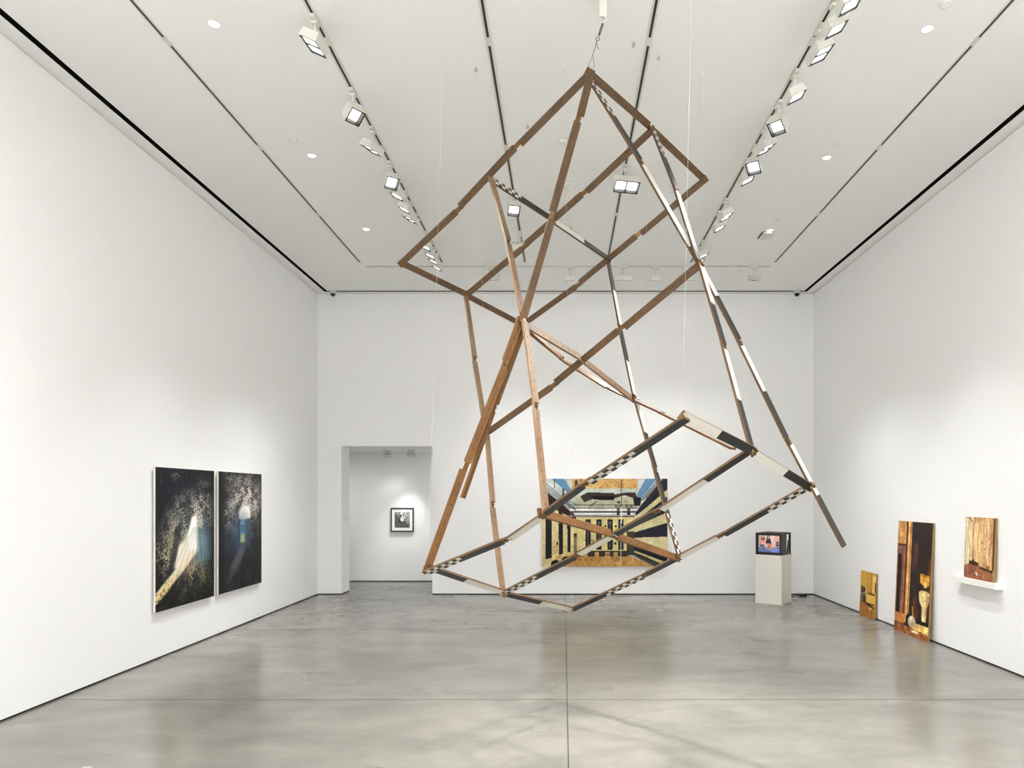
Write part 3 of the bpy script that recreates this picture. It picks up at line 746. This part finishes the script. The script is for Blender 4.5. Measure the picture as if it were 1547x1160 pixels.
    p.rect(.27, .815, .69, .83, (52, 46, 40)); p.rect(.29, .83, .68, .885, (44, 38, 32), .9)
    for x in (.33, .42, .505, .57): p.rect(x, .835, x + .035, .885, (190, 156, 96))
    p.rect(.515, .85, .535, .88, (150, 90, 40))
    for x, y, r in ((.11, .975, .04), (.19, .925, .032), (.24, .895, .022)):
        p.ell(x, y, r, r * 1.35, (26, 24, 22)); p.ell(x + .006, y + .01, r * .6, r * .7, (70, 60, 40)); p.ell(x + .004, y + .02, r * .42, r * .5, (24, 22, 20))
    p.poly([(.72, .87), (.9, 1), (1, 1), (.8, .87)], (34, 30, 28), .8, 2)
    p.line(.632, .0, .632, .30, .0028, (60, 62, 60)); p.line(.632, .33, .632, .5, .005, (226, 230, 232)); p.line(.628, .5, .628, .97, .0035, (214, 218, 214), .8)
    p.line(.2, .425, .82, .42, .0025, (236, 236, 236), .8)
    p.grain(.10, 140, 100); p.grain(.10, 20, 14)
    p.a *= np.array((.96, .945, .93))
    return p

def grey_yard():
    p = Pic(70, 70, (150, 150, 150), 11)
    p.poly([(0, 0), (.38, .35), (.38, .6), (0, .9)], (120, 120, 120)); p.poly([(1, 0), (.68, .35), (.68, .6), (1, .9)], (170, 170, 168))
    p.rect(.38, .32, .68, .6, (225, 225, 222)); p.poly([(0, .9), (.38, .58), (.68, .58), (1, .9), (1, 1), (0, 1)], (98, 98, 96))
    for k in range(4):
        x = .05 + .09 * k; p.line(x, .2 + .05 * k, x, .85 - .07 * k, .02, (28, 28, 28)); p.line(1 - x, .2 + .05 * k, 1 - x, .85 - .07 * k, .012, (60, 60, 60))
    p.poly([(.2, 0), (.8, 0), (.66, .3), (.4, .3)], (210, 210, 208)); p.line(.3, 0, .42, .35, .025, (40, 40, 40)); p.line(.62, .05, .6, .3, .02, (60, 60, 60)); p.line(.32, .25, .6, .2, .02, (40, 40, 40))
    p.rect(.32, .5, .38, .68, (20, 20, 20)); p.rect(.62, .45, .68, .6, (50, 50, 50))
    p.speck((p.v > .62).astype(float), (40, 40, 40), .55, 30, 30, .7); p.grain(.5, 35, 35)
    return p

def amber_bath():
    p = Pic(96, 170, (44, 31, 26), 13)
    p.rect(0, 0, .31, .21, (206, 154, 92)); p.rect(0, .0, .31, .20, (196, 140, 78), .5, 6); p.rect(.26, 0, .31, .85, (98, 56, 34)); p.line(.285, 0, .27, .85, .02, (60, 34, 22))
    p.rect(0, .205, .27, .225, (60, 34, 26))
    p.rect(0, .225, .26, .83, (122, 78, 66)); p.rect(.03, .3, .15, .83, (26, 19, 20), 1, 1); p.rect(.0, .3, .03, .85, (180, 120, 70)); p.rect(.16, .3, .26, .83, (150, 96, 62)); p.rect(.15, .26, .2, .6, (92, 58, 56))
    p.rect(.31, 0, .43, .86, (214, 150, 84)); p.rect(.34, 0, .37, .86, (240, 190, 124)); p.rect(.385, 0, .405, .86, (150, 88, 44)); p.rect(.405, 0, .43, .86, (228, 174, 96))
    p.rect(.5, .19, .63, .37, (92, 62, 48), .9, 2); p.rect(.47, .21, .56, .42, (76, 50, 42), .8, 2)
    p.rect(.43, .0, 1, .2, (38, 30, 30), .6, 8)
    p.rect(.93, .3, 1, .8, (94, 54, 30), .8, 3)
    p.poly([(.72, .44), (.97, .45), (.97, .53), (.86, .55), (.72, .52)], (228, 164, 62), 1, 1); p.poly([(.72, .44), (.97, .45), (.97, .468), (.72, .46)], (190, 120, 40))
    p.poly([(.82, .51), (.92, .51), (.9, .555), (.84, .555)], (246, 206, 120))
    p.ell(.845, .60, .155, .028, (92, 52, 26)); p.ell(.845, .605, .15, .024, (236, 200, 132))
    p.poly([(.695, .605), (.995, .605), (.97, .68), (.92, .72), (.92, .845), (.80, .845), (.79, .72), (.72, .68)], (246, 222, 162), 1, 1)
    p.poly([(.9, .62), (.99, .61), (.96, .68), (.92, .72), (.92, .84), (.88, .84), (.88, .72)], (206, 160, 90), .8, 2)
    p.ell(.6, .70, .08, .07, (112, 58, 28), .7, .6); p.line(.54, .75, .56, .82, .02, (190, 130, 70)); p.rect(.60, .74, .7, .85, (120, 66, 36), .6, 2)
    p.rect(.43, .84, 1, .875, (24, 17, 14))
    p.rect(0, .83, .31, .93, (206, 132, 70)); p.rect(0, .91, .31, .935, (132, 74, 40))
    p.rect(.29, .86, .44, .9, (238, 176, 92))
    p.poly([(.5, .875), (1, .875), (1, .955), (.5, .93)], (242, 202, 116)); p.line(.5, .93, 1, .955, .012, (180, 116, 50))
    p.ell(.42, .87, .07, .055, (28, 20, 16))
    p.ell(.53, .875, .11, .05, (222, 200, 168)); p.ell(.57, .905, .08, .022, (206, 170, 130)); p.ell(.5, .86, .06, .03, (240, 224, 198))
    p.poly([(0, .935), (.5, .93), (1, .965), (1, 1), (0, 1)], (160, 96, 48))
    p.speck((p.v > .935).astype(float), (96, 54, 28), .52, 40, 60, .7); p.speck((p.v > .945).astype(float), (226, 160, 84), .6, 40, 60, .6)
    p.ell(.62, .955, .1, .012, (240, 220, 190))
    p.grain(.25, 10, 16); p.grain(.16, 40, 70)
    return p

def amber_chair():
    p = Pic(70, 96, (208, 154, 56), 17)
    p.rect(0, 0, .45, .4, (206, 160, 58), 1, 4); p.line(.47, 0, .5, .45, .012, (136, 92, 30)); p.rect(.66, 0, .72, .5, (150, 104, 40)); p.rect(.8, .06, 1, .44, (236, 204, 110)); p.rect(.93, .2, 1, .42, (40, 30, 22))
    p.rect(.52, .45, .95, .475, (60, 40, 24)); p.rect(.5, .5, .96, .7, (222, 184, 84)); p.rect(.5, .68, .95, .71, (40, 28, 18))
    p.poly([(.08, .34), (.34, .36), (.4, .66), (.3, .75), (.05, .7)], (38, 30, 26))
    p.speck(p.blob(.22, .52, .20, .22), (222, 214, 198), .5, 9, 12, .95)
    p.poly([(0, .7), (.34, .69), (.95, .78), (1, 1), (0, 1)], (176, 112, 48))
    for k in range(5): p.line(-.1 + .3 * k, 1.02, .1 + .22 * k, .7, .012, (70, 42, 22), .8)
    p.poly([(.34, .66), (.95, .75), (.95, .80), (.36, .71)], (34, 24, 18)); p.ell(.7, .79, .16, .018, (226, 190, 130))
    p.grain(.16, 30, 40)
    return p

def bare_room():
    p = Pic(90, 110, (226, 192, 150), 19)
    for k in range(16):
        x = .3 + .045 * k; p.line(x, 0, x + .02, .78, .012, (random.randint(190, 236), random.randint(150, 196), random.randint(104, 156)), .7)
    p.poly([(0, 0), (.28, .0), (.30, .78), (0, .84)], (222, 212, 182)); p.line(.12, .0, .29, .1, .014, (160, 110, 70)); p.line(.29, .1, .3, .75, .014, (176, 120, 80)); p.line(.05, .02, .2, .0, .012, (180, 140, 100)); p.rect(.24, .1, .27, .74, (196, 172, 140), .7, 1)
    p.poly([(.3, .0), (.7, 0), (.62, .04), (.34, .1)], (196, 140, 92), .8, 1)
    p.rect(.93, 0, 1, .82, (92, 56, 36), .9, 2)
    for k in range(14): p.ell(.72 + random.uniform(-.01, .02), .07 + .018 * k, .014, .007, (70, 40, 24), .8)
    for k in range(22): p.ell(.86 + random.uniform(-.05, .05), .25 + .016 * k, .028, .005, (120, 78, 50), .6)
    p.ell(.58, .40, .04, .035, (150, 96, 60), .8, .5); p.ell(.7, .5, .03, .025, (140, 90, 56), .8, .5); p.rect(.42, .4, .46, .7, (196, 148, 100), .5, 3); p.put(p.blob(.4, .3, .2, .4), (240, 214, 178), .4)
    p.poly([(0, .80), (.3, .72), (.96, .84), (1, 1), (0, 1)], (164, 108, 84))
    p.speck((p.v > .80).astype(float), (110, 66, 50), .55, 40, 30, .5)
    p.poly([(.16, .72), (.3, .70), (.6, .74), (.6, .80), (.2, .765)], (66, 40, 28)); p.ell(.32, .7, .02, .025, (60, 36, 26))
    p.ell(.68, .76, .19, .055, (206, 172, 118)); p.ell(.8, .78, .07, .03, (150, 110, 70)); p.ell(.57, .74, .06, .03, (226, 196, 146)); p.line(.55, .8, .95, .84, .02, (60, 36, 26))
    p.poly([(.37, .87), (.41, .86), (.5, .935), (.44, .93)], (242, 236, 228)); p.line(.08, .93, .4, .87, .008, (120, 70, 54)); p.line(.5, .93, .62, .97, .008, (110, 64, 48))
    p.grain(.22, 24, 2); p.grain(.18, 30, 6); p.grain(.14, 40, 50); p.a *= np.array((.97, .93, .86))
    return p

def talk_screen():
    p = Pic(96, 74, (214, 176, 168), 23)
    p.rect(0, 0, .12, .6, (196, 160, 140), 1, 3); p.rect(.72, 0, 1, .35, (226, 168, 150), 1, 4); p.rect(.55, 0, .75, .5, (224, 196, 200), 1, 4)
    p.rect(0, .72, 1, 1, (92, 104, 150), 1, 5); p.rect(.6, .75, 1, 1, (120, 140, 206), .8, 5)
    # seated person at left: dark hair, coral top
    p.ell(.21, .17, .085, .16, (64, 38, 34), 1, .3); p.ell(.21, .13, .045, .07, (226, 176, 156), 1, .3); p.rect(.12, .12, .15, .36, (50, 30, 28)); p.rect(.27, .12, .30, .32, (50, 30, 28))
    p.poly([(.12, .26), (.30, .26), (.33, .48), (.24, .56), (.10, .46)], (232, 120, 104), 1, 2); p.line(.14, .4, .24, .52, .015, (244, 214, 200)); p.line(.3, .4, .24, .52, .015, (244, 214, 200))
    p.poly([(.08, .52), (.28, .56), (.30, .8), (.06, .8)], (86, 96, 120), 1, 2); p.ell(.15, .74, .05, .08, (150, 170, 210), .8, .5)
    # seated person in the middle: long dark hair, dark cape
    p.ell(.48, .13, .08, .14, (56, 34, 30), 1, .3); p.ell(.485, .12, .045, .075, (234, 184, 166), 1, .3); p.line(.485, .2, .485, .3, .012, (230, 190, 176))
    p.poly([(.40, .2), (.57, .2), (.64, .54), (.54, .46), (.46, .5), (.34, .44)], (58, 36, 36), 1, 2)
    p.poly([(.42, .5), (.60, .48), (.62, .8), (.46, .78)], (198, 132, 86), 1, 2); p.rect(.5, .56, .54, .8, (150, 90, 56), .8, 1)
    p.rect(.34, .8, .62, .84, (214, 206, 220), .7, 2)
    # table and flowers at right
    p.ell(.9, .42, .09, .1, (86, 70, 90), 1, .4); p.rect(.82, .52, .98, .62, (60, 50, 66), 1, 1); p.ell(.78, .68, .06, .09, (206, 150, 120), 1, .5); p.rect(.84, .66, 1, .72, (80, 74, 100), 1, 1)
    p.put(np.clip((.06 - p.u) * 18, 0, 1), (130, 120, 140), .7)
    p.grain(.08, 40, 30)
    return p

# ------------------------------------------------------------------ works on the walls
def wall_photo(loc, rotz, w, h, pic, label, cat='photograph', depth=0.035, edge='alum', group=None, tilt=0.0, part='mounted_board'):
    t = empty('mounted_photograph', loc, label, cat, group, (tilt, 0, rotz))
    bm = bmesh.new(); box(bm, (-w / 2, 0, 0), (w / 2, depth, h), bevel=0.0015)
    link(part, bm, M[edge], t)
    print_mesh('print', pic, w - 0.003, h - 0.003, t, -0.0012, M['print'], 0.0015)
    return t

R90 = math.pi / 2
for y0, y1, fn, lab in ((6.599, 7.71, forest_glow, 'dark forest photograph with a slanting beam of sunlight, nearer one on the left wall'),
                        (7.807, 8.92, forest_door, 'dark forest photograph with a glowing blue doorway, farther one on the left wall')):
    t = wall_photo((-3.93, (y0 + y1) / 2, 0.468), R90, y1 - y0, 1.41, fn(), lab, depth=0.02, group='pair of forest photographs')
    bm = bmesh.new(); box(bm, (-(y1 - y0) / 2 + 0.12, 0.0202, 0.12), ((y1 - y0) / 2 - 0.12, 0.0398, 1.29)); link('hanging_frame', bm, M['alum'], t)
t = wall_photo((0.6665, 11.02, 0.456), 0, 2.017, 1.416, prison_yard(), 'large colour photograph of a striped walled yard hung on the far wall', depth=0.02)
bm = bmesh.new(); box(bm, (-0.85, 0.0202, 0.12), (0.85, 0.0597, 1.28)); link('hanging_frame', bm, M['alum'], t)

wall_photo((3.965, 7.833, 0.0005), -R90, 0.765, 1.30, amber_bath(), 'tall amber photograph of a room with a toilet, leaning on the right wall', depth=0.018, edge='gold', tilt=-0.045)
wall_photo((4.000, 9.03, 0.0005), -R90, 0.455, 0.59, amber_chair(), 'small amber photograph with a patterned chair, leaning on the floor by the right wall', depth=0.018, edge='gold', tilt=-0.042)
wall_photo((4.002, 6.61, 0.7875), -R90, 0.475, 0.60, bare_room(), 'photograph of a bare wooden room corner, leaning on a white wall shelf', depth=0.018, edge='gold', tilt=-0.035)
bm = bmesh.new(); box(bm, (3.965, 6.30, 0.732), (XR - 0.0005, 6.99, 0.787), bevel=0.001)
tag(link('wall_shelf', bm, M['shelf']), 'short thick white shelf on the right wall under a photograph', 'shelf')

# framed print in the passage
fx0, fx1, fz0, fz1 = -3.203, -2.777, 0.928, 1.372
t = empty('framed_photograph', ((fx0 + fx1) / 2, CY - 0.045, fz0), 'small black-and-white photograph in a charcoal frame on the passage wall', 'framed photograph')
w, h = fx1 - fx0, fz1 - fz0
bm = bmesh.new(); k = 0.022
for lo, hi in (((-w / 2, 0, 0), (w / 2, 0.044, k)), ((-w / 2, 0, h - k), (w / 2, 0.044, h)), ((-w / 2, 0, k), (-w / 2 + k, 0.044, h - k)), ((w / 2 - k, 0, k), (w / 2, 0.044, h - k))): box(bm, lo, hi)
link('frame', bm, M['frame'], t)
bm = bmesh.new(); box(bm, (-w / 2 + k, 0.012, k), (w / 2 - k, 0.04, h - k)); link('mat_board', bm, M['matb'], t)
print_mesh('print', grey_yard(), w * 0.66, h * 0.66, t, 0.0105, M['print'], h * 0.17)
# small plate on the left jamb of the opening
bm = bmesh.new(); box(bm, (DX0, YB + 0.16, 1.18), (DX0 + 0.006, YB + 0.26, 1.24), bevel=0.001); box(bm, (DX0 + 0.006, YB + 0.185, 1.195), (DX0 + 0.009, YB + 0.235, 1.225))
tag(link('wall_plate', bm, M['track']), 'small pale switch plate on the left side of the passage opening', 'wall plate')

# ------------------------------------------------------------------ monitor on its pedestal
PC = (3.1455, 10.2565); PR = math.radians(-38)
bm = bmesh.new(); box(bm, (-0.2, -0.2, 0.0005), (0.2, 0.2, 0.7225), bevel=0.002)
o = tag(link('pedestal', bm, M['plinth']), 'cream white pedestal block carrying a video monitor in the far right corner', 'pedestal')
o.location = (*PC, 0); o.rotation_euler.z = PR
t = empty('video_monitor', (*PC, 0.7235), 'black box monitor showing two seated people, on a white pedestal', 'monitor', None, (0, 0, PR))
w, h, dpt = 0.39, 0.325, 0.20
bm = bmesh.new()
box(bm, (-w / 2, -0.185, 0.008), (w / 2, 0.015, h), bevel=0.006)
box(bm, (-w / 2 + 0.10, 0.01, 0.03), (w / 2 - 0.13, 0.06, h - 0.06), bevel=0.01)
link('cabinet', bm, M['blkplastic'], t)
bm = bmesh.new()
b0, b1, c0, c1 = 0.042, 0.030, 0.034, 0.038
for lo, hi in (((-w / 2, -0.2, 0.008), (w / 2, -0.1855, 0.008 + c0)), ((-w / 2, -0.2, h - c1), (w / 2, -0.1855, h)), ((-w / 2, -0.2, 0.008 + c0), (-w / 2 + b0, -0.1855, h - c1)), ((w / 2 - b1, -0.2, 0.008 + c0), (w / 2, -0.1855, h - c1))): box(bm, lo, hi)
link('bezel', bm, M['blkplastic'], t)
sw, sh = w - b0 - b1, h - c1 - 0.008 - c0
s = print_mesh('screen', talk_screen(), sw, sh, t, -0.1945, M['screen'], 0.008 + c0, 0.002); s.location.x = (b0 - b1) / 2
bm = bmesh.new()
for sx in (-1, 1):
    box(bm, (sx * (w / 2 - 0.012) - 0.012, 0.165, 0.008), (sx * (w / 2 - 0.012) + 0.012, 0.195, h), bevel=0.002)
    box(bm, (sx * (w / 2 - 0.012) - 0.012, 0.03, h - 0.025), (sx * (w / 2 - 0.012) + 0.012, 0.17, h - 0.001), bevel=0.002)
    R = Matrix.Translation((sx * (w / 2 - 0.012), 0.10, 0.10)) @ Matrix.Rotation(math.radians(-18), 4, 'X')
    box(bm, (-0.008, -0.014, -0.10), (0.008, 0.014, 0.115), 0, R)
box(bm, (-w / 2, 0.165, h - 0.025), (w / 2, 0.195, h), bevel=0.002)
link('rear_bracket', bm, M['blkplastic'], t)
bm = bmesh.new(); box(bm, (-w / 2, -0.19, 0.0), (w / 2 + 0.006, 0.205, 0.0078)); link('base_plate', bm, M['blkplastic'], t)
t = empty('power_adapter', (3.80, 10.88, 0), 'black power adapter with a thin cable on the floor behind the pedestal', 'power adapter')
bm = bmesh.new(); box(bm, (-0.06, -0.025, 0.0005), (0.06, 0.025, 0.028), bevel=0.004); link('adapter_body', bm, M['blkplastic'], t)
bm = bmesh.new(); tube(bm, [(-0.06, 0, 0.012), (-0.12, -0.01, 0.006), (-0.2, -0.10, 0.005), (-0.33, -0.28, 0.005), (-0.42, -0.40, 0.005), (-0.465, -0.465, 0.005)], 0.0045, 6); link('cord', bm, M['cable'], t, True)

# ------------------------------------------------------------------ camera, world, output look
cam = bpy.data.cameras.new('camera'); co = bpy.data.objects.new('camera', cam); COL.objects.link(co)
co.location = EYE; co.rotation_euler = (math.pi / 2, 0, 0)
cam.sensor_fit = 'HORIZONTAL'; cam.sensor_width = 36; cam.lens = 1035 * 36 / 1547
cam.shift_x = (773.5 - 851) / 1547; cam.shift_y = (748.5 - 580) / 1547
cam.clip_start = 0.05
SC.camera = co
wd = bpy.data.worlds.new('world'); SC.world = wd; wd.use_nodes = True
wd.node_tree.nodes['Background'].inputs[0].default_value = (0, 0, 0, 1)
SC.view_settings.view_transform = 'Standard'; SC.view_settings.look = 'None'
SC.view_settings.gamma = 1; SC.view_settings.exposure = 1.06
SC.view_settings.use_curve_mapping = False
SC.cycles.max_bounces = 10; SC.cycles.diffuse_bounces = 9; SC.cycles.glossy_bounces = 4
SC.cycles.use_denoising = True; SC.cycles.adaptive_threshold = 0.03
SC.cycles.sample_clamp_indirect = 6.0
SC.cycles.caustics_reflective = False; SC.cycles.caustics_refractive = False
